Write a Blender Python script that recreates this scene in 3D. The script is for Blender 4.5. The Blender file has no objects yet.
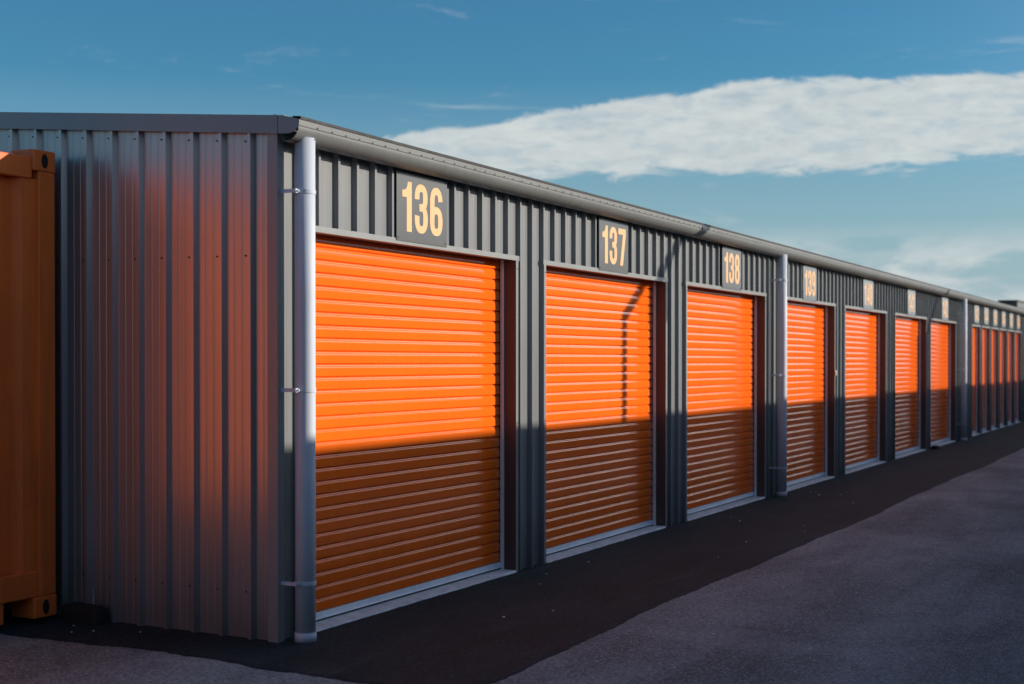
import bpy, bmesh, math, random
from mathutils import Vector
random.seed(7)
scene = bpy.context.scene
COL = scene.collection
R = math.radians

# ------------------------------------------------------------------ site
# The yard falls about 2 % along +x (the row of doors); everything standing on it follows.
FALL = -0.0209
def fall(x):
    if x < 80: return FALL * (x - 6.0)
    return FALL * 74.0 + FALL * 20.0 * (1 - math.exp(-(x - 80) / 20.0))
def W(x, y, z): return Vector((x, y, z + fall(x)))

TX, TZ = 0.62, 0.33          # towards the sun per metre of -y
EAVE = 2.73

# ------------------------------------------------------------------ materials
def new_mat(name):
    m = bpy.data.materials.new(name); m.use_nodes = True
    nt = m.node_tree; b = nt.nodes['Principled BSDF']
    return m, nt, b
def node(nt, t, **kw):
    n = nt.nodes.new(t)
    for k, v in kw.items(): setattr(n, k, v)
    return n
def coords(nt, scale=(1, 1, 1)):
    g = node(nt, 'ShaderNodeNewGeometry')
    mp = node(nt, 'ShaderNodeMapping'); mp.inputs['Scale'].default_value = scale
    nt.links.new(g.outputs['Position'], mp.inputs['Vector'])
    return mp.outputs['Vector']
def noise(nt, vec, scale, detail=4, rough=.55, dist=0):
    n = node(nt, 'ShaderNodeTexNoise')
    n.inputs['Scale'].default_value = scale; n.inputs['Detail'].default_value = detail
    n.inputs['Roughness'].default_value = rough; n.inputs['Distortion'].default_value = dist
    nt.links.new(vec, n.inputs['Vector'])
    return n.outputs['Fac']
def ramp(nt, fac, stops):
    r = node(nt, 'ShaderNodeValToRGB')
    e = r.color_ramp.elements
    while len(e) < len(stops): e.new(.5)
    for el, (p, c) in zip(e, stops):
        el.position = p; el.color = (c[0], c[1], c[2], 1) if not isinstance(c, (int, float)) else (c, c, c, 1)
    nt.links.new(fac, r.inputs['Fac'])
    return r.outputs['Color']
def mixc(nt, fac, a, b, mode='MIX'):
    m = node(nt, 'ShaderNodeMix', data_type='RGBA', blend_type=mode)
    def put(sock, v):
        if isinstance(v, bpy.types.NodeSocket): nt.links.new(v, sock)
        elif isinstance(v, (int, float)): sock.default_value = v
        else: sock.default_value = (v[0], v[1], v[2], 1)
    put(m.inputs[0], fac); put(m.inputs[6], a); put(m.inputs[7], b)
    return m.outputs[2]
def math_(nt, op, a, b=None, clamp=False):
    m = node(nt, 'ShaderNodeMath', operation=op); m.use_clamp = clamp
    for i, v in enumerate((a, b)):
        if v is None: continue
        if isinstance(v, bpy.types.NodeSocket): nt.links.new(v, m.inputs[i])
        else: m.inputs[i].default_value = v
    return m.outputs[0]
def bump(nt, b, h, strength, dist):
    n = node(nt, 'ShaderNodeBump'); n.inputs['Strength'].default_value = strength; n.inputs['Distance'].default_value = dist
    nt.links.new(h, n.inputs['Height']); nt.links.new(n.outputs['Normal'], b.inputs['Normal'])

def paint(name, col, rough=.35, ior=1.5, var=.12, dirt=0.25, wav=0.0, metallic=0, dirtcol=(.05, .045, .04), foot=0):
    """painted / coated sheet metal: slight tone drift, grime streaks, faint dents"""
    m, nt, b = new_mat(name)
    v = coords(nt); vs = coords(nt, (9, 9, .6))
    f = noise(nt, v, 1.7, 5)
    dark = tuple(c * (1 - var) for c in col); lite = tuple(min(1, c * (1 + var)) for c in col)
    c = ramp(nt, f, [(.3, dark), (.7, lite)])
    st = ramp(nt, noise(nt, vs, 1.3, 6, .65), [(.48, 0), (.78, 1)])
    c = mixc(nt, math_(nt, 'MULTIPLY', st, dirt), c, dirtcol)
    if foot:
        g = node(nt, 'ShaderNodeNewGeometry'); sp = node(nt, 'ShaderNodeSeparateXYZ'); nt.links.new(g.outputs['Position'], sp.inputs[0])
        hgt = math_(nt, 'SUBTRACT', sp.outputs[2], math_(nt, 'MULTIPLY', math_(nt, 'SUBTRACT', sp.outputs[0], 6.0), FALL))
        mr = node(nt, 'ShaderNodeMapRange'); mr.inputs['From Min'].default_value = .45; mr.inputs['From Max'].default_value = .02
        nt.links.new(math_(nt, 'ADD', hgt, math_(nt, 'MULTIPLY', math_(nt, 'SUBTRACT', noise(nt, coords(nt, (6, 6, 1)), 1.5, 6, .7), .5), .8)), mr.inputs['Value'])
        c = mixc(nt, math_(nt, 'MULTIPLY', mr.outputs['Result'], foot), c, dirtcol)
    nt.links.new(c, b.inputs['Base Color'])
    rr = node(nt, 'ShaderNodeMapRange'); rr.inputs['To Min'].default_value = rough * .8; rr.inputs['To Max'].default_value = rough * 1.25
    nt.links.new(noise(nt, vs, 2.2, 5), rr.inputs['Value']); nt.links.new(rr.outputs['Result'], b.inputs['Roughness'])
    b.inputs['IOR'].default_value = ior; b.inputs['Metallic'].default_value = metallic
    if wav:
        bump(nt, b, noise(nt, coords(nt, (1, 1, .35)), 5.5, 2), wav, .004)
    return m

M = {}
M['steel_grey'] = paint('grey coated steel', (.200, .208, .210), .33, 1.45, .05, .15, .08, 0, (.05, .045, .04), .4)
M['steel_side'] = paint('grey coated steel gloss', (.20, .195, .195), .32, 2.8, .05, .10, .0, 0, (.05, .045, .04), .5)
M['steel_trim'] = paint('grey flashing', (.235, .242, .238), .34, 1.6, .05, .15, .1)
M['jamb'] = paint('shade-painted jamb flashing', (.095, .070, .066), .5, 1.35, .06, .2)  # grey flashing darkened and reddened: shade and bounce of the reveal in the colour
M['steel_barge'] = paint('charcoal barge flashing', (.15, .14, .165), .32, 1.8, .06, .15, .15)
M['gutter'] = paint('grey gutter paint', (.18, .186, .18), .38, 1.42, .06, .25, .1)
M['roof'] = paint('roof sheet', (.10, .10, .105), .4, 1.6, .08, .2)
M['dark'] = paint('dark edge', (.012, .012, .013), .6, 1.4, .1, 0)
M['pipe'] = paint('light grey pvc', (.56, .60, .66), .55, 1.4, .05, .22)
M['galv'] = paint('galvanised steel', (.80, .86, .92), .38, 1.5, .10, .15, 0, .1)
M['orange'] = paint('orange door enamel', (.99, .162, .011), .10, 1.55, .05, .10, .16, 0, (.30, .05, .010), .18)
M['plate'] = paint('dark grey sign plate', (.125, .125, .125), .17, 1.55, .05, .08)
M['peach'] = paint('peach vinyl', (.78, .455, .21), .4, 1.45, .03, .03)
M['cont'] = paint('container orange', (.88, .185, .034), .36, 1.4, .14, .30, .25, 0, (.10, .035, .012))
M['contpale'] = paint('pale container roof', (.55, .56, .56), .5, 1.5, .1, .2)
M['white'] = paint('chalky white', (.75, .75, .73), .8, 1.4, .05, 0)
M['screw'] = paint('screw head', (.05, .05, .055), .4, 1.6, .05, 0)
M['rubber'] = paint('black rubber', (.014, .013, .012), .75, 1.4, .2, .1)
M['shed'] = paint('far shed cladding', (.10, .115, .12), .6, 1.5, .1, .2)
M['lamp_metal'] = paint('lamp post galvanised', (.35, .36, .37), .45, 1.5, .1, .2)

def concrete(name, col):
    m, nt, b = new_mat(name)
    v = coords(nt)
    c = ramp(nt, noise(nt, v, 9, 8, .7), [(.3, tuple(x * .72 for x in col)), (.7, tuple(x * 1.2 for x in col))])
    sp = ramp(nt, noise(nt, v, 220, 2, .5), [(.35, .75), (.65, 1.15)])
    c = mixc(nt, 1.0, c, sp, 'MULTIPLY')
    nt.links.new(c, b.inputs['Base Color']); b.inputs['Roughness'].default_value = .85
    bump(nt, b, noise(nt, v, 120, 4), .4, .003)
    return m
M['concrete'] = concrete('sill concrete', (.72, .75, .77))

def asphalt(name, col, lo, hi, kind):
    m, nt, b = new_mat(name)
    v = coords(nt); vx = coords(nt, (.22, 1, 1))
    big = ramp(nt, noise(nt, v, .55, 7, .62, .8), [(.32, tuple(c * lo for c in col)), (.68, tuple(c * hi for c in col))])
    # drive tracks and scuffs drawn out along the lane
    tr = ramp(nt, noise(nt, vx, 1.4, 5, .6, .4), [(.40, .66), (.62, 1.22)])
    c = mixc(nt, .8, big, tr, 'MULTIPLY')
    vo = node(nt, 'ShaderNodeTexVoronoi'); vo.inputs['Scale'].default_value = 75
    nt.links.new(v, vo.inputs['Vector'])
    agg = ramp(nt, vo.outputs['Color'], [(.15, .55), (.85, 1.5)])
    c = mixc(nt, .62, c, agg, 'MULTIPLY')
    gr = ramp(nt, noise(nt, v, 55, 5, .75), [(.3, .5), (.7, 1.5)])
    c = mixc(nt, .75, c, gr, 'MULTIPLY')
    v2 = node(nt, 'ShaderNodeTexVoronoi'); v2.inputs['Scale'].default_value = 130
    nt.links.new(v, v2.inputs['Vector'])
    sx = node(nt, 'ShaderNodeSeparateColor'); nt.links.new(v2.outputs['Color'], sx.inputs[0])
    chip = ramp(nt, sx.outputs[0], [(.86, 0), (.92, 1)])
    c = mixc(nt, math_(nt, 'MULTIPLY', chip, .45 if kind == 'lane' else .8), c, tuple(q * 3.2 for q in col))
    # pale dust and grit
    du = ramp(nt, noise(nt, coords(nt, (.5, 1.6, 1)), 2.1, 8, .72), [(.50, 0), (.74, 1)])
    c = mixc(nt, math_(nt, 'MULTIPLY', du, .34 if kind == 'lane' else .16), c, (.30, .33, .36) if kind == 'lane' else (.10, .11, .12))
    if kind == 'apron':
        li = ramp(nt, noise(nt, coords(nt, (.55, 4.5, 1)), 1.3, 9, .78, .8), [(.55, 0), (.72, 1)])
        c = mixc(nt, math_(nt, 'MULTIPLY', li, .22), c, (.13, .145, .155))
    if kind == 'lane':
        ck = node(nt, 'ShaderNodeTexVoronoi', feature='DISTANCE_TO_EDGE'); ck.inputs['Scale'].default_value = .42
        wv = node(nt, 'ShaderNodeVectorMath', operation='ADD')
        nz = node(nt, 'ShaderNodeTexNoise'); nz.inputs['Scale'].default_value = 2.5; nz.inputs['Detail'].default_value = 6
        nt.links.new(v, nz.inputs['Vector']); nt.links.new(v, wv.inputs[0]); nt.links.new(nz.outputs['Color'], wv.inputs[1])
        nt.links.new(wv.outputs[0], ck.inputs['Vector'])
        cr = ramp(nt, ck.outputs['Distance'], [(.0, 1), (.006, 0)])
        c = mixc(nt, math_(nt, 'MULTIPLY', cr, .35), c, (.03, .03, .03))
    nt.links.new(c, b.inputs['Base Color'])
    b.inputs['Roughness'].default_value = .85; b.inputs['IOR'].default_value = 1.35
    h = math_(nt, 'ADD', vo.outputs['Distance'], noise(nt, v, 160, 3))
    bump(nt, b, h, .55, .006)
    return m
M['lane'] = asphalt('old asphalt', (.172, .214, .220), .60, 1.28, 'lane')
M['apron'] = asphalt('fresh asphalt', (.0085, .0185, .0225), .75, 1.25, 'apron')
def dirt():
    m, nt, b = new_mat('dry grass and gravel')
    v = coords(nt)
    c = ramp(nt, noise(nt, v, .3, 8, .7), [(.35, (.07, .075, .035)), (.65, (.14, .12, .08))])
    nt.links.new(c, b.inputs['Base Color']); b.inputs['Roughness'].default_value = .95
    return m
M['dirt'] = dirt()

# ------------------------------------------------------------------ helpers
def tag(o, label=None, cat=None, group=None, kind=None):
    if label: o['label'] = label
    if cat: o['category'] = cat
    if group: o['group'] = group
    if kind: o['kind'] = kind
    return o
def thing(name, x, y, z, label, cat, group=None):
    o = bpy.data.objects.new(name, None); COL.objects.link(o)
    o.empty_display_size = .2
    o.location = W(x, y, z)
    return tag(o, label, cat, group)

class MB:
    """collects faces in site coordinates (level ground = z 0)"""
    def __init__(s): s.v = []; s.f = []; s.sm = []
    def face(s, pts, smooth=False):
        i = len(s.v); s.v += [tuple(p) for p in pts]; s.f.append(tuple(range(i, i + len(pts)))); s.sm.append(smooth)
    def box(s, x0, x1, y0, y1, z0, z1):
        i = len(s.v)
        s.v += [(x0, y0, z0), (x1, y0, z0), (x1, y1, z0), (x0, y1, z0), (x0, y0, z1), (x1, y0, z1), (x1, y1, z1), (x0, y1, z1)]
        for q in ((3, 2, 1, 0), (4, 5, 6, 7), (0, 1, 5, 4), (1, 2, 6, 5), (2, 3, 7, 6), (3, 0, 4, 7)):
            s.f.append(tuple(i + k for k in q)); s.sm.append(False)
    def sheet(s, rows, smooth=False, closed=False):
        """rows: equally long lists of points, joined into a quad sheet"""
        i = len(s.v); n = len(rows[0])
        for r in rows: s.v += [tuple(p) for p in r]
        for a in range(len(rows) - 1):
            for k in range(n if closed else n - 1):
                k2 = (k + 1) % n
                s.f.append((i + a * n + k, i + a * n + k2, i + (a + 1) * n + k2, i + (a + 1) * n + k)); s.sm.append(smooth)
    def tube(s, path, r, n=20, caps=True):
        rows = []
        for k, p in enumerate(path):
            p = Vector(p)
            a = Vector(path[max(k - 1, 0)]); b = Vector(path[min(k + 1, len(path) - 1)])
            d = (b - a).normalized()
            u = d.cross(Vector((0, 0, 1)))
            if u.length < 1e-3: u = Vector((1, 0, 0))
            u.normalize(); w = d.cross(u).normalized()
            rr = r[k] if isinstance(r, (list, tuple)) else r
            rows.append([p + (u * math.cos(2 * math.pi * j / n) + w * math.sin(2 * math.pi * j / n)) * rr for j in range(n)])
        s.sheet(rows, True, True)
        if caps:
            s.face(rows[0][::-1]); s.face(rows[-1])
    def build(s, name, mat, parent=None, origin=None, bevel=0, label=None, merge=True, recalc=True):
        me = bpy.data.meshes.new(name)
        o = bpy.data.objects.new(name, me); COL.objects.link(o)
        if parent is not None:
            po = parent.matrix_world_loc if hasattr(parent, 'matrix_world_loc') else world_loc(parent)
        else: po = Vector((0, 0, 0))
        org = W(*origin) if origin else (po if parent is not None else W(*s.v[0]))
        vs = [W(*p) - org for p in s.v]
        me.from_pydata(vs, [], s.f)
        for p, q in zip(me.polygons, s.sm): p.use_smooth = q
        bm = bmesh.new(); bm.from_mesh(me)
        if merge: bmesh.ops.remove_doubles(bm, verts=bm.verts, dist=1e-5)
        if recalc: bmesh.ops.recalc_face_normals(bm, faces=bm.faces)
        bm.to_mesh(me); bm.free()
        me.materials.append(M[mat])
        if parent is not None: o.parent = parent
        o.location = org - po
        if bevel:
            b = o.modifiers.new('bevel', 'BEVEL'); b.width = bevel; b.segments = 2; b.limit_method = 'ANGLE'; b.angle_limit = R(40)
        if label: o['label'] = label
        return o
def world_loc(o):
    l = Vector(o.location)
    while o.parent is not None:
        o = o.parent; l = l + Vector(o.location)
    return l
def copy_part(src, parent, dx):
    """copy of a part with its own sub-parts, moved dx along the row"""
    o = src.copy(); COL.objects.link(o); o.parent = parent
    o.location = Vector(src.location) + Vector((dx, 0, FALL * dx))
    for ch in list(src.children):
        c = ch.copy(); COL.objects.link(c); c.parent = o
    return o

# rib profile of the cladding sheets: (u, height) along the sheet
SWG = .0013; PIT = .1905; RIB = .0300
def rib_profile(u0, u1, phase, flip=1):
    pts = []
    # one period starting at the left edge of the rib top
    if flip > 0: tmpl = [(-.008, 0), (0, RIB), (.020, RIB), (.036, 0), (.0695, 0), (.073, SWG), (.079, SWG), (.0825, 0), (.1195, 0), (.123, SWG), (.129, SWG), (.1325, 0)]
    else: tmpl = [(-.036, 0), (-.020, RIB), (0, RIB), (.016, 0), (.0495, 0), (.053, SWG), (.059, SWG), (.0625, 0), (.0995, 0), (.103, SWG), (.109, SWG), (.1125, 0)]
    k0 = int(math.floor((u0 - phase) / PIT)) - 1; k1 = int(math.ceil((u1 - phase) / PIT)) + 1
    for k in range(k0, k1 + 1):
        for u, hh in tmpl: pts.append((phase + k * PIT + u, hh))
    out = []
    def lerp(u):
        for a, b in zip(pts, pts[1:]):
            if a[0] <= u <= b[0]:
                t = (u - a[0]) / (b[0] - a[0] + 1e-12); return a[1] + (b[1] - a[1]) * t
        return 0
    out.append((u0, lerp(u0)))
    out += [p for p in pts if u0 + 1e-4 < p[0] < u1 - 1e-4]
    out.append((u1, lerp(u1)))
    return out

# ------------------------------------------------------------------ layout of the row
XC = 6.067                       # corner of the row
XEND = 47.0
DW = 2.48                        # big doors
RIGHTS = [8.822, 11.795, 14.841, 17.90, 20.968, 24.13, 27.04]
BIG = [(r - DW, r) for r in RIGHTS]
SW = 1.0
SMALL = [(28.98 + 1.3 * k, 28.98 + 1.3 * k + SW) for k in range(6)]
SMALL2 = [(37.55 + 1.3 * k, 37.55 + 1.3 * k + SW) for k in range(6)]
OPEN = BIG + SMALL + SMALL2
LINT = 2.19
DEPTH = 9.0
SLOPE = .077

b1 = thing('storage_building', XC, 0, 0, 'long low grey ribbed steel storage row with numbered orange roller doors', 'building')

# front cladding: full sheet above the lintels, piers between the openings
mb = MB()
def facade(u0, u1, z0, z1):
    pr = rib_profile(u0, u1, 6.419)
    mb.sheet([[(u, -h, z0) for u, h in pr], [(u, -h, z1) for u, h in pr]])
edges = [XC]
for a, b in OPEN: edges += [a, b]
edges.append(XEND)
for k in range(0, len(edges), 2): facade(edges[k], edges[k + 1], -.03, LINT + .004)
facade(XC, XEND, LINT + .004, 2.715)
mb.build('front_cladding', 'steel_grey', b1, recalc=False)

# side cladding on the end wall (x = XC), ribs towards -x
mb = MB()
pr = rib_profile(0, DEPTH, .164, -1)
mb.sheet([[(XC - h, u, -.03) for u, h in pr], [(XC - h, u, 2.69 + SLOPE * u) for u, h in pr]])
mb.build('side_cladding', 'steel_side', b1, recalc=False)
mb = MB()
mb.face([(XC, DEPTH, -.03), (XEND, DEPTH, -.03), (XEND, DEPTH, 2.7 + SLOPE * DEPTH), (XC, DEPTH, 2.7 + SLOPE * DEPTH)])
mb.face([(XEND, 0, -.03), (XEND, DEPTH, -.03), (XEND, DEPTH, 2.7 + SLOPE * DEPTH), (XEND, 0, 2.7)])
mb.build('rear_wall', 'steel_trim', b1)
# slab inside, so no light leaks under the doors
mb = MB(); mb.box(XC + .05, XEND - .05, .16, DEPTH - .05, -.08, .012); mb.build('floor_slab', 'concrete', b1)

# corner trim: an L of flat sheet
mb = MB()
mb.box(XC - .0335, XC + .026, -.0335, -.0305, -.03, 2.70)
mb.box(XC - .0335, XC - .0305, -.0304, .032, -.03, 2.70)
mb.box(XC + .0230, XC + .026, -.0304, -.001, -.03, 2.70)
mb.box(XC - .0304, XC - .001, .029, .032, -.03, 2.70)
mb.build('corner_trim', 'steel_trim', b1)

# roof sheet, and a black strip painting the shadow gap over the gutter
mb = MB()
n = 60
def roof_row(off):
    return [[(XC - .03 + (XEND - XC + .06) * k / n, y, 2.746 + off + SLOPE * (y + .05)) for k in range(n + 1)] for y in (-.16, DEPTH + .1)]
mb.sheet(roof_row(0)); mb.sheet([r[::-1] for r in roof_row(.012)])
mb.build('roof', 'roof', b1, recalc=False)
mb = MB()
xs = [XC - .03 + (XEND - XC + .06) * k / n for k in range(n + 1)]
mb.sheet([[(x, -.1795, 2.7375) for x in xs], [(x, -.1795, 2.7525) for x in xs], [(x, -.13, 2.757) for x in xs], [(x, -.13, 2.7375) for x in xs]])
mb.build('roof_gap_shade', 'dark', b1)

# barge flashing up the end wall
mb = MB()
i = len(mb.v)
def barge(x0, x1, y0, y1, zb, zt):
    lo = [(x0, y0, zb + SLOPE * y0), (x0, y1, zb + SLOPE * y1), (x0, y1, zt + SLOPE * y1), (x0, y0, zt + SLOPE * y0)]
    hi = [(x1, p[1], p[2]) for p in lo]
    mb.face(lo); mb.face(hi[::-1])
    for k in range(4): mb.face([lo[k], hi[k], hi[(k + 1) % 4], lo[(k + 1) % 4]])
barge(XC - .046, XC - .042, -.083, DEPTH + .1, 2.672, 2.768)
barge(XC - .0415, XC + .10, -.083, DEPTH + .1, 2.764, 2.7685)     # top leg folded over the roof
barge(XC - .0415, XC - .034, -.083, DEPTH + .1, 2.672, 2.677)
mb.build('barge_flashing', 'steel_barge', b1)
mb = MB(); barge(XC - .049, XC - .0465, -.045, -.019, 2.670, 2.770); mb.build('barge_joint', 'steel_barge', b1)

# gutter: quad profile along the front eave
gp = [(-.069, 2.700), (-.069, 2.655)]
gp = [(-.069, 2.700), (-.069, 2.630)]
gp += [(-.096 - .083 * math.sin(t), 2.702 - .074 * math.cos(t)) for t in [math.pi / 2 * k / 9 for k in range(9)]]
gp += [(-.1775, 2.699)]
gp += [(-.1815, 2.7045), (-.1830, 2.732), (-.1805, 2.7345), (-.1760, 2.7325), (-.1755, 2.70)]
gxs = [XC - .046 + (XEND - XC + .05) * k / 80 for k in range(81)]
mb = MB(); mb.sheet([[(x, y, z) for y, z in gp] for x in gxs], True)
gut = mb.build('gutter', 'gutter', b1)
sm = gut.modifiers.new('edge', 'EDGE_SPLIT'); sm.split_angle = R(28)
mb = MB()
capo = [(-.069, 2.672), (-.110, 2.664), (-.150, 2.672), (-.172, 2.690), (-.182, 2.704), (-.183, 2.732)] + [(-.1805, 2.736), (-.083, 2.760), (-.069, 2.752)]
mb.face([(XC - .0480, y, z) for y, z in capo]); mb.face([(XC - .0465, y, z) for y, z in capo][::-1])
for a, b in zip(capo, capo[1:] + capo[:1]):
    mb.face([(XC - .0480, *a), (XC - .0480, *b), (XC - .0465, *b), (XC - .0465, *a)])
mb.build('gutter_end_cap', 'steel_barge', gut)
GUT = gut
mb = MB()
for x in (12.35,):
    mb.box(x, x + .10, -.1865, -.1838, 2.699, 2.735)
mb.build('gutter_joint', 'gutter', gut)

# ---- one roller door with its flashings, then copies along the row
def curtain_profile(z0, z1, y, p=.0735, d=.016):
    pts = []
    z = z0
    def one(u):
        if u < .055: return d * (1 - u / .055)
        if u < .66: return -.0005 * math.sin(math.pi * (u - .055) / .605)
        tb = [(.66, 0), (.675, .0001), (.69, .0003), (.73, .0007), (.785, .00145), (.80, .0030), (.815, .0044), (.83, .0047), (.875, .0052), (.93, .0060), (.945, .0075), (.96, .0115), (.975, d), (1.0, d)]
        for (ua, ya), (ub, yb) in zip(tb, tb[1:]):
            if u <= ub: return ya + (yb - ya) * (u - ua) / (ub - ua)
        return d
    us = [0, .02, .04, .055, .075, .2, .33, .46, .58, .65, .66, .675, .69, .73, .785, .80, .815, .83, .875, .93, .945, .96, .975, .99]
    k = 0
    while z0 + k * p < z1:
        for u in us: pts.append((y + one(u), z0 + (k + u) * p))
        k += 1
    return pts
def make_door(a, b, yd, big=True):
    """door between x=a and x=b with its curtain at depth yd"""
    pr = curtain_profile(.068, LINT + .14, yd)
    mb = MB(); mb.sheet([[(a - .012, y, z) for y, z in pr], [(b + .012, y, z) for y, z in pr]], True)
    c = mb.build('roller_door', 'orange', b1, (a, yd, 0), recalc=False)
    mb = MB()
    mb.box(a + .006, b - .006, yd - .004, yd + .016, .030, .0665); mb.box(a + .006, b - .006, yd - .020, yd - .0045, .030, .036)
    mb.build('bottom_bar', 'galv', c, (a, yd, 0), .0015)
    mb = MB(); mb.box(a + .01, b - .01, yd + .001, yd + .013, .0125, .0295); mb.build('weather_seal', 'rubber', c, (a, yd, 0))
    for x0, x1 in ((a + .0015, a + .011), (b - .0105, b - .0015)):
        mb = MB(); mb.box(x0, x1, yd - .034, yd - .006, .012, LINT - .001); mb.build('guide_rail', 'galv', c, (a, yd, 0), .0015)
    # jamb and lintel flashings
    fl = []
    D = yd + .03
    for s, xj in ((1, a), (-1, b)):
        mb = MB()
        x0, x1 = sorted((xj, xj - s * .0012))
        mb.box(x0, x1, -.0303, D, .0, LINT)                                # reveal
        fl.append(mb.build('door_jamb', 'jamb', b1, (a, 0, 0))); mb = MB()
        x0, x1 = sorted((xj - s * .0016, xj - s * .036))
        mb.box(x0, x1, -.0330, -.0305, .0, LINT)                           # face leg
        fl.append(mb.build('jamb_flashing', 'steel_trim', b1, (a, 0, 0)))
    mb = MB()
    mb.box(a - .05, b + .05, -.0345, -.0322, LINT - .004, LINT + .030)
    mb.box(a - .0005, b + .0005, -.0318, D, LINT + .0005, LINT + .0022)
    fl.append(mb.build('lintel_flashing', 'steel_trim', b1, (a, 0, 0)))
    mb = MB()
    rows = []
    nn = 36 if big else 12
    for k in range(nn + 1):
        x = a + .0025 + (b - a - .005) * k / nn
        j = .007 * (random.random() - .5)
        rows.append([(x, -.045 + j * 1.5, -.01), (x, -.036 + j, .012), (x, -.030 + j * .6, .0165), (x, .06, .0165), (x, yd + .06, .0150)])
    mb.sheet(rows)
    mb.face(rows[0]); mb.face(rows[-1][::-1])
    fl.append(mb.build('door_sill', 'concrete', b1, (a, 0, 0)))
    return [c] + fl
first = make_door(*BIG[0], .092)
for a, b in BIG[1:]:
    for part in first: copy_part(part, b1, a - BIG[0][0])
fsm = make_door(*SMALL[0], .055, False)
for a, b in SMALL[1:] + SMALL2:
    for part in fsm: copy_part(part, b1, a - SMALL[0][0])

# small pale latch keep on the pier right of the fourth door
mb = MB(); mb.box(17.905, 17.945, -.047, -.0335, 1.30, 1.37); mb.tube([(17.925, -.0335, 1.335), (17.925, -.058, 1.335)], .012, 10)
mb.build('latch', 'white', b1, bevel=.003)
# ---- downpipes with straps
def downpipe(xp, r=.054):
    mb = MB(); mb.tube([(xp, -.128, .02), (xp, -.128, .9), (xp, -.128, 1.8), (xp, -.128, 2.655)], r, 32)
    p = mb.build('downpipe', 'pipe', b1, (xp, -.128, 0))
    for z in (.315, 1.33, 2.372):
        mb = MB()
        n = 28
        rows = []
        for zz in (z - .011, z + .011):
            rows.append([(xp + (r + .0035) * math.cos(2 * math.pi * k / n), -.128 + (r + .0035) * math.sin(2 * math.pi * k / n), zz) for k in range(n)])
        mb.sheet(rows, True, True)
        mb.box(xp - r - .030, xp - r - .002, -.1295, -.1265, z - .011, z + .011)
        mb.box(xp - r - .0335, xp - r - .0305, -.1295, -.0005, z - .010, z + .010)
        mb.tube([(xp - r - .020, -.142, z), (xp - r - .020, -.118, z)], .0055, 8)
        mb.build('pipe_strap', 'pipe', p, (xp, -.128, 0))
    mb = MB(); mb.tube([(xp, -.128, .004), (xp, -.128, .052)], r + .004, 32); mb.build('pipe_collar', 'pipe', p, (xp, -.128, 0))
    mb = MB(); mb.tube([(xp + .012, -.128 - r + .001, 2.648), (xp + .012, -.128 - r - .003, 2.648)], .004, 8); mb.build('pipe_screw', 'screw', p, (xp, -.128, 0))
    return p
dp = downpipe(6.148)
for x in (15.16, 27.36, 36.85):
    copy_part(dp, b1, x - 6.148)

# screws in the cladding, each one a part
def screw_copies(name, places, axis, r, parent):
    src = None
    for (x, y, z) in places:
        if src is None:
            mb = MB(); e = (x - .007, y, z) if axis == 'x' else (x, y - .006, z)
            mb.tube([(x, y, z), e], r, 6); src = mb.build(name, 'screw', parent, (x, y, z))
        else:
            o = src.copy(); COL.objects.link(o); o.parent = parent
            o.location = W(x, y, z) - world_loc(parent)
pl = []
for k in range(0, 15):
    y = .164 + PIT * k + .032
    pl += [(XC, y, z) for z in (2.632 + SLOPE * y, 2.04, .25)]
screw_copies('wall_screw', pl, 'x', .0052, b1)
pl = []
for (a, b), (c, d) in zip(OPEN[:7], OPEN[1:8]):
    for z in (1.05, 2.13):
        pl += [(b + .018, -.030, z), (c - .018, -.030, z)]
screw_copies('flashing_screw', pl, 'y', .005, b1)
screw_copies('gutter_rivet', [(XC + .12 + .135 * k, -.1822, 2.7095) for k in range(60)], 'y', .0034, GUT)
# limescale splashes running down the end wall beside the container
mb = MB()
random.seed(3)
for k in range(46):
    t = random.random(); y = 1.285 + random.gauss(0, .006) - .012 * t; z = .24 - .17 * t
    s = random.uniform(.0016, .0046)
    mb.face([(XC - .0026, y - s, z - s * 1.6), (XC - .0026, y + s, z - s), (XC - .0026, y + s * .6, z + s * 1.8), (XC - .0026, y - s, z + s)])
mb.build('splash_mark', 'white', b1, merge=False)

# ------------------------------------------------------------------ number signs
DWd, DH, T = .152, .292, .0535
def stroke(mb, pts, t, off, closed=False, x0=0, z0=0, put=None):
    n = len(pts); L = []; Rr = []
    for k in range(n):
        a = pts[(k - 1) % n] if (closed or k > 0) else pts[k]
        b = pts[(k + 1) % n] if (closed or k < n - 1) else pts[k]
        d = Vector((b[0] - a[0], b[1] - a[1])).normalized(); nrm = Vector((-d.y, d.x))
        # a little thinner where the stroke runs level, as in a condensed face
        tt = t * (1 - .18 * abs(d.x))
        p = Vector(pts[k]); L.append(p + nrm * tt / 2); Rr.append(p - nrm * tt / 2)
    if closed: L.append(L[0]); Rr.append(Rr[0])
    for k in range(len(L) - 1):
        mb.face([put(L[k], off), put(Rr[k], off), put(Rr[k + 1], off), put(L[k + 1], off)])
def poly(mb, pts, off, put): mb.face([put(Vector(p), off) for p in pts])
def sup(cx, cz, a, b, t0, t1, e=2.5, n=40):
    out = []
    for k in range(n + 1):
        t = R(t0 + (t1 - t0) * k / n); c, s = math.cos(t), math.sin(t)
        out.append((cx + a * math.copysign(abs(c) ** (2 / e), c), cz + b * math.copysign(abs(s) ** (2 / e), s)))
    return out
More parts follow.
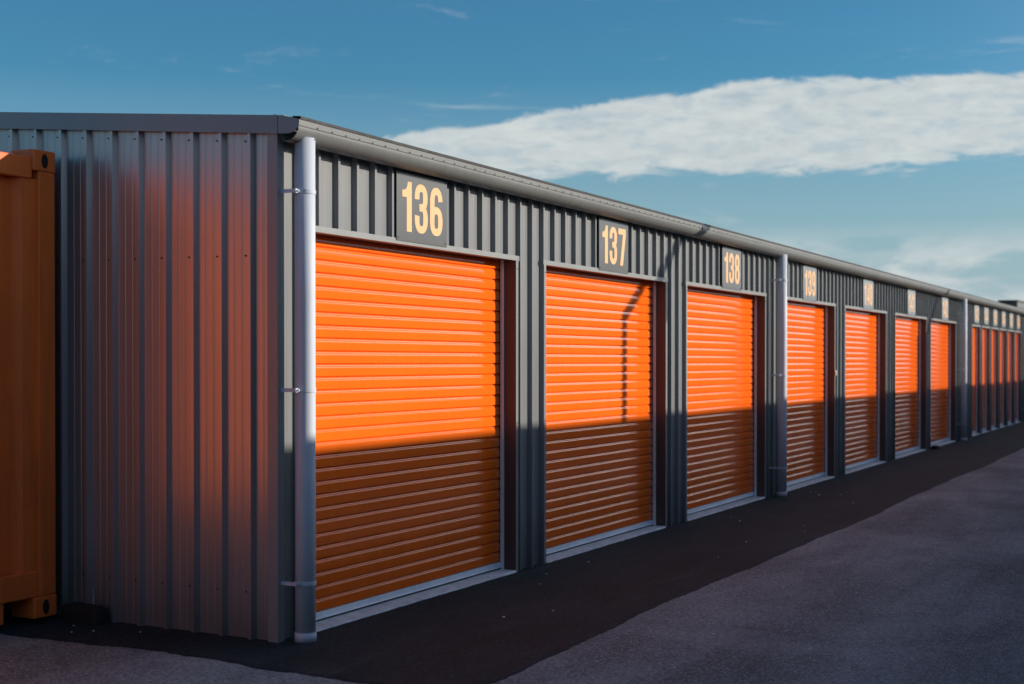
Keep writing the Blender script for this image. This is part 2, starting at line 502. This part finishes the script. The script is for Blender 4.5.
def digit(mb, ch, put):
    w, h, t = DWd, DH, T; a = (w - t) / 2; cx = w / 2; th = t * .41
    if ch == '1':
        poly(mb, [(.056, 0), (.112, 0), (.112, h), (.068, h), (.063, h - .022), (.052, h - .040), (.034, h - .050), (.006, h - .053), (.006, h - .092), (.056, h - .092)], 0, put)
    elif ch == '0':
        stroke(mb, sup(cx, h / 2, a, h / 2 - th, 0, 360, 2.7, 64)[:-1], t, 0, True, put=put)
    elif ch in '69':
        f = put if ch == '6' else (lambda p, o: put(Vector((w - p[0], h - p[1])), o))
        zb = h * .60; b2 = (zb - 2 * th) / 2
        stroke(mb, sup(cx, th + b2, a, b2, 0, 360, 2.6, 56)[:-1], t, 0, True, put=f)
        bt = h * .26
        path = [(t / 2, th + b2 + .004), (t / 2, h * .55), (t / 2, h - th - bt)] + sup(cx, h - th - bt, a, bt, 180, 8, 2.5, 30)[1:]
        stroke(mb, path, t, .0005, put=f)
    elif ch in '38':
        j = h * .525; b1_ = (h - th - j) / 2; b2_ = (j - th) / 2
        if ch == '8':
            stroke(mb, sup(cx, j + b1_, a * .95, b1_, 0, 360, 2.5, 48)[:-1], t, 0, True, put=put)
            stroke(mb, sup(cx, th + b2_, a, b2_, 0, 360, 2.5, 48)[:-1], t, .0005, True, put=put)
        else:
            stroke(mb, sup(cx, j + b1_, a * .97, b1_, 188, -88, 2.5, 44) + [(cx - .022, j)], t, 0, put=put)
            stroke(mb, [(cx - .022, j)] + sup(cx, th + b2_, a, b2_, 88, -190, 2.5, 44), t, .0005, put=put)
    elif ch == '7':
        poly(mb, [(0, h - .046), (0, h), (w, h), (w, h - .050), (.095, 0), (.036, 0), (.094, h - .046)], 0, put)
    elif ch == '4':
        poly(mb, [(.082, 0), (.130, 0), (.130, h), (.082, h)], 0, put)
        poly(mb, [(0, .062), (w, .062), (w, .104), (0, .104)], .0005, put)
        poly(mb, [(0, .1045), (.045, .1045), (.0815, h - .06), (.0815, h)], .001, put)
    elif ch == '2':
        b = h * .27
        stroke(mb, sup(cx, h - th - b, a, b, 180, -20, 2.5, 34) + [(cx + a * .55, h * .47), (t / 2 + .012, h * .22), (t / 2, .03)], t, 0, put=put)
        poly(mb, [(0, 0), (w, 0), (w, .044), (0, .044)], .0005, put)
    elif ch == '5':
        poly(mb, [(.014, h - .044), (w - .008, h - .044), (w - .008, h), (.014, h)], 0, put)
        poly(mb, [(.014, h - .044), (.058, h - .044), (.050, h * .48), (.004, h * .48)], .001, put)
        b = h * .30
        stroke(mb, [(.02, h * .5)] + sup(cx, th + b, a, b, 130, -190, 2.5, 44), t, .0005, put=put)

def number_sign(xc, text, zc, w, h, sc, label, y=-.0352):
    s = thing('number_sign', xc, y, zc, label, 'sign', 'number signs above the roller doors')
    mb = MB(); mb.box(xc - w / 2, xc + w / 2, y - .004, y, zc - h / 2, zc + h / 2)
    mb.build('plate', 'plate', s, bevel=.0012)
    gap = .028
    tot = sum(.118 if c == '1' else DWd for c in text) + gap * (len(text) - 1)
    x = xc - tot * sc / 2
    for c in text:
        mb = MB()
        def put(p, o, x=x): return (x + p[0] * sc, y - .0048 - o, zc - DH * sc / 2 + p[1] * sc)
        digit(mb, c, put)
        mb.build('numeral', 'peach', s, merge=False, recalc=False)
        x += ((.118 if c == '1' else DWd) + gap) * sc
    for sx in (-1, 1):
        for sz in (-1, 1):
            mb = MB(); mb.tube([(xc + sx * (w / 2 - .02), y - .004, zc + sz * (h / 2 - .02)), (xc + sx * (w / 2 - .02), y - .0075, zc + sz * (h / 2 - .02))], .0055, 8)
            mb.build('screw', 'screw', s)
    return s
bigs = [x * 1.0065 for x in (7.474, 10.518, 13.575, 16.56, 19.65, 22.69, 25.70)]
ww = .612
for k, (xc, n_) in enumerate(zip(bigs, range(136, 143))):
    where = ['large plate nearest the building corner, above the first roller door', 'above the roller door with the lamp post shadow', 'just left of the second downpipe', 'just right of the second downpipe, blurred',
             'blurred, two doors right of the second downpipe', 'blurred, three doors right of the second downpipe', 'blurred, just left of the third downpipe'][k]
    number_sign(xc, str(n_), 2.418, ww, .425, 1.035, 'grey number plate %d %s' % (n_, where))
names = ['first', 'second', 'third', 'fourth', 'fifth', 'sixth']
for k in range(6):
    number_sign(29.48 + 1.3 * k, str(143 + k), 2.43, .60, .36, .92, 'small blurred number plate above the %s narrow door past the third downpipe' % names[k])

# ------------------------------------------------------------------ shipping container beside the end wall
CX1, CY, CZ = 5.935, 1.417, .035          # front right corner
CH, CWd, CL = 2.605, 2.438, 6.06
x0, x1, y0, y1, z0, z1 = CX1 - CWd, CX1, CY, CY + CL, CZ, CZ + CH
ct = thing('shipping_container', (x0 + x1) / 2, y0, 0, 'weathered orange shipping container standing close to the grey end wall', 'container')
def corrug(u0, u1, period, depth, fl=.28, sl=.16):
    n = max(1, round((u1 - u0) / period)); p = (u1 - u0) / n; out = [(u0, 0)]
    for k in range(n):
        b = u0 + k * p
        out += [(b + p * .06, 0), (b + p * (.06 + sl), depth), (b + p * (.06 + sl + fl), depth), (b + p * (.06 + 2 * sl + fl), 0)]
    out.append((u1, 0)); return out
mb = MB()
pr = corrug(x0 + .10, x1 - .115, .30, .060, .34, .12)
mb.sheet([[(u, y0 + .022 + d, z0 + .26) for u, d in pr], [(u, y0 + .022 + d, z1 - .165) for u, d in pr]])
pr = corrug(y0 + .16, y1 - .16, .278, .036)
mb.sheet([[(x1 - .012 - d, u, z0 + .17) for u, d in pr], [(x1 - .012 - d, u, z1 - .09) for u, d in pr]])
mb.sheet([[(x0 + .012 + d, u, z0 + .17) for u, d in pr], [(x0 + .012 + d, u, z1 - .09) for u, d in pr]])
mb.face([(x0 + .05, y1 - .03, z0 + .15), (x1 - .05, y1 - .03, z0 + .15), (x1 - .05, y1 - .03, z1 - .1), (x0 + .05, y1 - .03, z1 - .1)])
mb.build('wall_panel', 'cont', ct, recalc=False)
mb = MB()
pr = corrug(y0 + .12, y1 - .12, .21, -.02)
mb.sheet([[(x0 + .07, u, z1 - .03 + d * 0 - .0 + (-d)) for u, d in pr], [(x1 - .07, u, z1 - .03 - d) for u, d in pr]])
mb.build('roof_panel', 'contpale', ct)
mb = MB(); mb.box(x0 + .08, x1 - .08, y0 + .1, y1 - .1, z0 + .16, z0 + .19); mb.build('floor_deck', 'dark', ct)
for xx in (0, 1):
    for yy in (0, 1):
        px0, px1 = (x0 + .002, x0 + .125) if xx == 0 else (x1 - .125, x1 - .002)
        py0, py1 = (y0 + .004, y0 + .14) if yy == 0 else (y1 - .14, y1 - .004)
        mb = MB(); mb.box(px0, px1, py0, py1, z0 + .118, z1 - .118)
        mb.build('corner_post', 'cont', ct, bevel=.008)
        for zz in (0, 1):
            qz0 = z0 if zz == 0 else z1 - .1185
            qx0, qx1 = (x0, x0 + .168) if xx == 0 else (x1 - .168, x1)
            qy0, qy1 = (y0, y0 + .178) if yy == 0 else (y1 - .178, y1)
            mb = MB(); mb.box(qx0, qx1, qy0, qy1, qz0, qz0 + .1185)
            cs = mb.build('corner_casting', 'cont', ct, bevel=.009)
            ym = qy0 - .0012 if yy == 0 else qy1 + .0012
            cxm = (qx0 + qx1) / 2; czm = qz0 + .059
            mb = MB()
            mb.face([(cxm + .024 * math.cos(2 * math.pi * k / 20), ym, czm + .041 * math.sin(2 * math.pi * k / 20)) for k in range(20)])
            mb.build('casting_hole', 'dark', cs)
for nm, (yy0, yy1) in (('end_rail', (y0 + .008, y0 + .07)), ('end_rail', (y1 - .07, y1 - .008))):
    mb = MB(); mb.box(x0 + .169, x1 - .169, yy0, yy1, z1 - .1645, z1 - .045); mb.build(nm, 'cont', ct, bevel=.006)
    mb = MB()
    mb.box(x0 + .126, x1 - .126, yy0 + .002, yy1, z0 + .120, z0 + .262); mb.build('end_sill', 'cont', ct, bevel=.006)
for xx0, xx1 in ((x0 + .006, x0 + .066), (x1 - .066, x1 - .006)):
    mb = MB(); mb.box(xx0, xx1, y0 + .179, y1 - .179, z1 - .09, z1 - .03); mb.build('side_rail', 'cont', ct, bevel=.005)
    mb = MB(); mb.box(xx0, xx1, y0 + .179, y1 - .179, z0 + .03, z0 + .17); mb.build('side_sill', 'cont', ct, bevel=.005)
for xf in (x1 - .55, x0 + .38):
    mb = MB(); mb.box(xf, xf + .19, y0 + .03, y0 + .20, z0, z0 + .1195); mb.build('support_foot', 'cont', ct, bevel=.006)
# pale slab lying on the roof by the corner
mb = MB(); mb.box(x1 - .112, x1 - .008, y0 + .19, y0 + .48, z1 - .029, z1 + .004)
mb.build('roof_patch', 'contpale', ct, bevel=.008)

# ------------------------------------------------------------------ low black block at the foot of the end wall
mb = MB()
rows = []
for k, (s, zz) in enumerate(((1.0, -.005), (1.0, .05), (.94, .085), (.80, .098))):
    rr = []
    for j in range(20):
        t = 2 * math.pi * j / 20
        c, q = math.cos(t), math.sin(t)
        rr.append((5.975 + .060 * s * math.copysign(abs(c) ** .5, c), 1.255 + .145 * s * math.copysign(abs(q) ** .45, q), zz + .003 * math.sin(3 * t)))
    rows.append(rr)
mb.sheet(rows, True, True); mb.face(rows[-1])
o = mb.build('rubber_block', 'rubber', None, (5.945, 1.255, 0)); tag(o, 'low black block at the foot of the grey end wall beside the container', 'block')
mb = MB()
rows = []
for s, zz in ((1.0, -.004), (1.05, .025), (.85, .05), (.4, .06)):
    rows.append([(24.56 + .11 * s * math.cos(2 * math.pi * j / 12) * (1 + .18 * math.sin(j * 2.3)), -.12 + .075 * s * math.sin(2 * math.pi * j / 12) * (1 + .2 * math.cos(j * 1.7)), zz) for j in range(12)])
mb.sheet(rows, True, True); mb.face(rows[-1])
o = mb.build('dark_lump', 'rubber', None, (24.56, -.12, 0)); tag(o, 'small black lump on the asphalt at the pier left of the last wide door', 'debris')

# ------------------------------------------------------------------ grounds
def structure(o): o['kind'] = 'structure'; return o
mb = MB()
xs = [-600, -200, -60, -20, 0, 20, 40, 60, 80, 90, 100, 115, 130, 160, 220, 400, 900]
ys = [-600, -200, -60, -20, 0, 20, 60, 200, 600]
mb.sheet([[(x, y, -.02 if abs(y) < 300 else -.02) for x in xs] for y in ys])
structure(mb.build('ground', 'dirt', None, (0, 0, 0)))
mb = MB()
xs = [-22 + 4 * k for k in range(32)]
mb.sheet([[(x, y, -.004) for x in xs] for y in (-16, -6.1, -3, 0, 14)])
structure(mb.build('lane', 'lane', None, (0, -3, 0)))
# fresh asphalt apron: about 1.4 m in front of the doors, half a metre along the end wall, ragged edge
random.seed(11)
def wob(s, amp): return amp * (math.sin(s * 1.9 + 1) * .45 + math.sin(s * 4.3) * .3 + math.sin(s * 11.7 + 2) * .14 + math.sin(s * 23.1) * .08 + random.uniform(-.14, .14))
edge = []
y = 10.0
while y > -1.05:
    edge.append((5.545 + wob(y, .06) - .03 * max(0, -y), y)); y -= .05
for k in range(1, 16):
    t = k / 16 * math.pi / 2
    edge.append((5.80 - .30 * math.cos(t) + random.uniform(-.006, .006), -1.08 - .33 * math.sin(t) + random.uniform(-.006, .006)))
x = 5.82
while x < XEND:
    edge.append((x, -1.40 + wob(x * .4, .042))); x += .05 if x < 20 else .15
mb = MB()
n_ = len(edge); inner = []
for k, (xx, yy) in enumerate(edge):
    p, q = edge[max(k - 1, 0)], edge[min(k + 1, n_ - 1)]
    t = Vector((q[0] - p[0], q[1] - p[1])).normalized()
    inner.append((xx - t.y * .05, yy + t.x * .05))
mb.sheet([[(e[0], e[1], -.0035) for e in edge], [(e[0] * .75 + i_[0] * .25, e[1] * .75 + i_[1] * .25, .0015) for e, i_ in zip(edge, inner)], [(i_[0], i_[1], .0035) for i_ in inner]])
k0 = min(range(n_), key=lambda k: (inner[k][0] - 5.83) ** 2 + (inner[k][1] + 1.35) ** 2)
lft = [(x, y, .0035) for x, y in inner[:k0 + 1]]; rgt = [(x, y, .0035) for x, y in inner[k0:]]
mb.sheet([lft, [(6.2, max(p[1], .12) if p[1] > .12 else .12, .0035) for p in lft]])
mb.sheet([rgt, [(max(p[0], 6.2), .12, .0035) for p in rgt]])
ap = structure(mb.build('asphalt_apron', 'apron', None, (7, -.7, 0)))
for p in ap.data.polygons:
    if p.normal.z < 0: p.flip()

# small pale stones scattered on the asphalt
def stone(x, y, s, base, label, group):
    mb = MB(); rows = []
    for zz, q in ((-.2, .8), (.25, 1.0), (.7, .75), (.95, .3)):
        rows.append([(x + s * q * math.cos(2 * math.pi * j / 7) * (1 + .25 * math.sin(j * 2.1 + x * 9)), y + s * q * math.sin(2 * math.pi * j / 7) * (1 + .25 * math.cos(j * 3.3 + y * 7)), base + zz * s * .8) for j in range(7)])
    mb.sheet(rows, True, True); mb.face(rows[-1])
    o = mb.build('stone', 'white' if s > .0085 else 'concrete', None, (x, y, base))
    tag(o, label, 'stone', group)
random.seed(5)
for k in range(16):
    stone(random.uniform(7, 16), random.uniform(-1.2, -.2), random.uniform(.004, .009), .0045, 'tiny pale stone on the dark fresh asphalt in front of the doors', 'tiny stones on the dark asphalt')
for k in range(14):
    stone(random.uniform(6.5, 15), random.uniform(-3.0, -1.6), random.uniform(.004, .009), -.002, 'tiny pale stone on the grey older asphalt of the lane', 'tiny stones on the grey lane')
for x, y in ((5.80, 1.02), (5.86, 1.22), (5.90, .78), (5.72, 1.1)):
    stone(x, y, .005, .0045, 'tiny pale stone at the foot of the grey end wall', 'tiny stones by the end wall')

# ------------------------------------------------------------------ the row across the lane (behind the camera; its shadow lies on the doors)
YO = -6.0
zsh = .955                                   # height of its shadow edge on the facade
HO = zsh + TZ * 6.13 - FALL * TX * 6.1 + .02
b2 = thing('storage_building', 0, YO - .15, 0, 'grey storage row across the lane whose shadow covers the lower half of the doors', 'building')
mb = MB()
pr = rib_profile(-30, 70, .1)
mb.sheet([[(u, YO - .15 + h, -.03) for u, h in pr], [(u, YO - .15 + h, HO - .02) for u, h in pr]])
mb.face([(-30, YO - 8, -.03), (70, YO - 8, -.03), (70, YO - 8, HO + .6), (-30, YO - 8, HO + .6)])
mb.face([(-30, YO - .15, -.03), (-30, YO - 8, -.03), (-30, YO - 8, HO + .6), (-30, YO - .15, HO)])
mb.face([(70, YO - .15, -.03), (70, YO - 8, -.03), (70, YO - 8, HO + .6), (70, YO - .15, HO)])
mb.build('wall', 'steel_grey', b2, recalc=False)
mb = MB()
xs = [-30 + 5 * k for k in range(21)]
mb.sheet([[(x, YO - .02, HO) for x in xs], [(x, YO - 8.05, HO + .62) for x in xs]]); mb.build('roof', 'roof', b2)
mb = MB()
gp2 = [(YO - .14, HO - .08), (YO - .04, HO - .08), (YO - .005, HO - .05), (YO, HO)]
mb.sheet([[(x, y, z) for y, z in gp2] for x in xs]); mb.build('gutter', 'gutter', b2)

# lamp posts of that row: their shadows fall on door 137 and door 141
def lamp_post(xs_, zb, label, arm=2.6):
    yp = -5.85
    xp = xs_ + TX * (.145 - yp) ; zt = zb + TZ * (.145 - yp)
    t = thing('lamp_post', xp, yp, 0, label, 'lamp post', 'lamp posts across the lane')
    mb = MB(); mb.tube([(xp, yp, -.02), (xp, yp, 1.5), (xp, yp, zt)], .048, 16); mb.build('pole', 'lamp_metal', t)
    ax, ay, az = .05, arm, .07 * arm
    mb = MB(); mb.tube([(xp, yp - .02, zt - .03), (xp + ax * .5, yp + ay * .5, zt + az * .5), (xp + ax, yp + ay, zt + az)], .056, 16)
    mb.build('arm', 'lamp_metal', t)
    mb = MB(); mb.box(xp + ax - .09, xp + ax + .09, yp + ay - .1, yp + ay + .42, zt + az - .045, zt + az + .03); mb.build('lamp_head', 'lamp_metal', t, bevel=.02)
    mb = MB(); mb.tube([(xp + .11, yp + .80, zt - .01), (xp + .12, yp + .80, zt - .36)], .03, 10); mb.tube([(xp + .02, yp + .80, zt + .02), (xp + .12, yp + .80, zt - .005)], .014, 8)
    mb.build('floodlight', 'lamp_metal', t)
    return t
lamp_post(11.10, 1.945, 'slim lamp post across the lane whose bent shadow falls on the second door')
lamp_post(24.02, 1.945, 'slim lamp post farther along the lane whose shadow falls near the sixth door')

# far shed just above the end of the roof
sh = thing('far_shed', 96, 7.6, 0, 'dark flat-topped shed far off just above the right end of the roof', 'building')
mb = MB(); mb.box(94, 100, 7.15, 8.25, -.3, 5.12); mb.build('wall', 'shed', sh)
mb = MB(); mb.box(93.8, 100.2, 7.1, 8.3, 5.125, 5.22); mb.build('roof', 'dark', sh)

# ------------------------------------------------------------------ world: Nishita sky with high cloud
w = bpy.data.worlds.new('World'); scene.world = w; w.use_nodes = True
nt = w.node_tree
bg = nt.nodes['Background']
sdir = Vector((TX, -1, TZ)).normalized()
el = math.asin(sdir.z); rot = math.atan2(sdir.x, sdir.y)
sky = node(nt, 'ShaderNodeTexSky', sky_type='NISHITA'); sky.sun_disc = False
sky.sun_elevation = el; sky.sun_rotation = rot
sky.altitude = 50; sky.air_density = 1.0; sky.dust_density = .6; sky.ozone_density = 3.0
tc = node(nt, 'ShaderNodeTexCoord')
sep = node(nt, 'ShaderNodeSeparateXYZ'); nt.links.new(tc.outputs['Generated'], sep.inputs[0])
X_, Y_, Z_ = sep.outputs
az = math_(nt, 'MULTIPLY', math_(nt, 'ARCTAN2', Y_, X_), 180 / math.pi)
elv = math_(nt, 'MULTIPLY', math_(nt, 'ARCSINE', Z_), 180 / math.pi)
def wnoise(sa, se, scale, detail, rough, dist=0, seed=0):
    cb = node(nt, 'ShaderNodeCombineXYZ')
    nt.links.new(math_(nt, 'MULTIPLY', az, sa), cb.inputs[0]); nt.links.new(math_(nt, 'MULTIPLY', elv, se), cb.inputs[1]); cb.inputs[2].default_value = seed
    return noise(nt, cb.outputs[0], scale, detail, rough, dist)
def mrange(v, a, b, c=0, d=1, smooth=True):
    m = node(nt, 'ShaderNodeMapRange'); m.interpolation_type = 'SMOOTHSTEP' if smooth else 'LINEAR'
    for i, q in zip(('From Min', 'From Max', 'To Min', 'To Max'), (a, b, c, d)): m.inputs[i].default_value = q
    nt.links.new(v, m.inputs['Value']); return m.outputs['Result']
# main bank: a long tapering bar low in the sky beyond the roof
n1 = wnoise(.35, 1.0, .9, 9, .62, .4, 1.3)
top = math_(nt, 'SUBTRACT', 9.75, mrange(az, 18, 33, 0, 2.2, False))
bot = math_(nt, 'ADD', 6.15, mrange(az, 13, 5, 0, .75))
ntop = math_(nt, 'MULTIPLY', math_(nt, 'SUBTRACT', n1, .5), 1.3)
nbot = math_(nt, 'MULTIPLY', math_(nt, 'SUBTRACT', wnoise(.36, 1.3, .9, 10, .66, .7, 5.1), .5), 2.5)
dt = math_(nt, 'ADD', math_(nt, 'SUBTRACT', top, elv), ntop)
db = math_(nt, 'ADD', math_(nt, 'SUBTRACT', elv, bot), nbot)
bank = math_(nt, 'MULTIPLY', mrange(dt, -.12, .14), mrange(db, -.12, .38))
dens = mrange(wnoise(.5, 1.6, 1.0, 9, .66, .3, 9.0), .32, .56, .68, 1)
bank = math_(nt, 'MULTIPLY', bank, dens)
bank = math_(nt, 'MULTIPLY', bank, mrange(az, 41, 31, 0.3, 1))
# thin haze cloud near the horizon, right
low = math_(nt, 'MULTIPLY', mrange(wnoise(.22, .7, .9, 8, .6, .5, 3.0), .36, .56), mrange(elv, 4.4, 2.4))
low = math_(nt, 'MULTIPLY', low, .85)
# wisps
wi = mrange(wnoise(.16, .9, .8, 9, .68, .8, 7.7), .56, .76)
wi = math_(nt, 'MULTIPLY', wi, .32)
# broken cloud higher up on the sun's side, seen only in the paintwork
cb = node(nt, 'ShaderNodeMapping'); cb.inputs['Scale'].default_value = (1, 1, 3)
nt.links.new(tc.outputs['Generated'], cb.inputs['Vector'])
hi = mrange(noise(nt, cb.outputs[0], 2.4, 8, .6, .3), .50, .66)
hi = math_(nt, 'MULTIPLY', hi, mrange(Y_, .0, -.35)); hi = math_(nt, 'MULTIPLY', hi, .6)
cl = math_(nt, 'MAXIMUM', math_(nt, 'MAXIMUM', bank, low), math_(nt, 'MAXIMUM', wi, hi))
SKY = .105
side = mrange(Y_, .25, -.25)
tint = mixc(nt, side, (.42, .88, 1.03), (1.0, 1.12, 1.22))
skyc = mixc(nt, 1.0, sky.outputs['Color'], tint, 'MULTIPLY')
skyc = mixc(nt, mrange(elv, 10, .5, 0, .88, False), skyc, (.37 / SKY, .49 / SKY, .57 / SKY))
cc = ramp(nt, wnoise(.5, 1.7, 1.1, 9, .65, .2, 2.2), [(.35, (.54 / SKY, .60 / SKY, .62 / SKY)), (.65, (.64 / SKY, .69 / SKY, .69 / SKY))])
mx = mixc(nt, cl, skyc, cc)
# bright patch added to the unseen sky, for streaks reflected in the doors
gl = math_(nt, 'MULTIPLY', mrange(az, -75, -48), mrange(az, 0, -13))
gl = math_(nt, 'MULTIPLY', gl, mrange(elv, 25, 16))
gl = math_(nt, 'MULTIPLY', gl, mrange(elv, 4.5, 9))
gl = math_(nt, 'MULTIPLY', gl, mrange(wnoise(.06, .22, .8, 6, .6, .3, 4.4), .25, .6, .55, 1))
hz = math_(nt, 'MULTIPLY', mrange(az, -18.5, -15), mrange(az, -7.5, -10.5))  # bright low band added to the unseen sky to pale the farther plates
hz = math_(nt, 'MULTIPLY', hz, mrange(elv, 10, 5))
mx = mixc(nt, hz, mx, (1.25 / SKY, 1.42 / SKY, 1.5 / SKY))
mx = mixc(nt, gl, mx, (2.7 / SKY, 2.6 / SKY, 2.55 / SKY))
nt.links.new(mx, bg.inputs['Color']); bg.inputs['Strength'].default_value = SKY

# ------------------------------------------------------------------ sun
sd = bpy.data.lights.new('Sun', 'SUN'); sd.energy = 5.0; sd.angle = R(.55); sd.color = (1.0, .905, .79)
so = bpy.data.objects.new('Sun', sd); COL.objects.link(so); so.location = sdir * 60
so.rotation_euler = sdir.to_track_quat('Z', 'Y').to_euler()

# ------------------------------------------------------------------ camera
cam = bpy.data.cameras.new('Camera'); co = bpy.data.objects.new('Camera', cam); COL.objects.link(co)
F = 1409.86
cam.sensor_width = 36; cam.lens = F * 36 / 1024
th, pt = .46687, -.0094
d = Vector((math.cos(th) * math.cos(pt), math.sin(th) * math.cos(pt), math.sin(pt)))
co.location = (0, -4.4483, 1.65)
co.rotation_euler = d.to_track_quat('-Z', 'Y').to_euler()
cam.clip_start = .1; cam.clip_end = 3000
cam.dof.use_dof = True; cam.dof.focus_distance = 9.3; cam.dof.aperture_fstop = 2.4
scene.camera = co

scene.render.engine = 'CYCLES'
scene.view_settings.view_transform = 'Standard'; scene.view_settings.look = 'None'
scene.view_settings.exposure = 0; scene.view_settings.gamma = 1
scene.cycles.max_bounces = 8; scene.cycles.diffuse_bounces = 5; scene.cycles.glossy_bounces = 5
scene.render.resolution_x = 1024; scene.render.resolution_y = 684
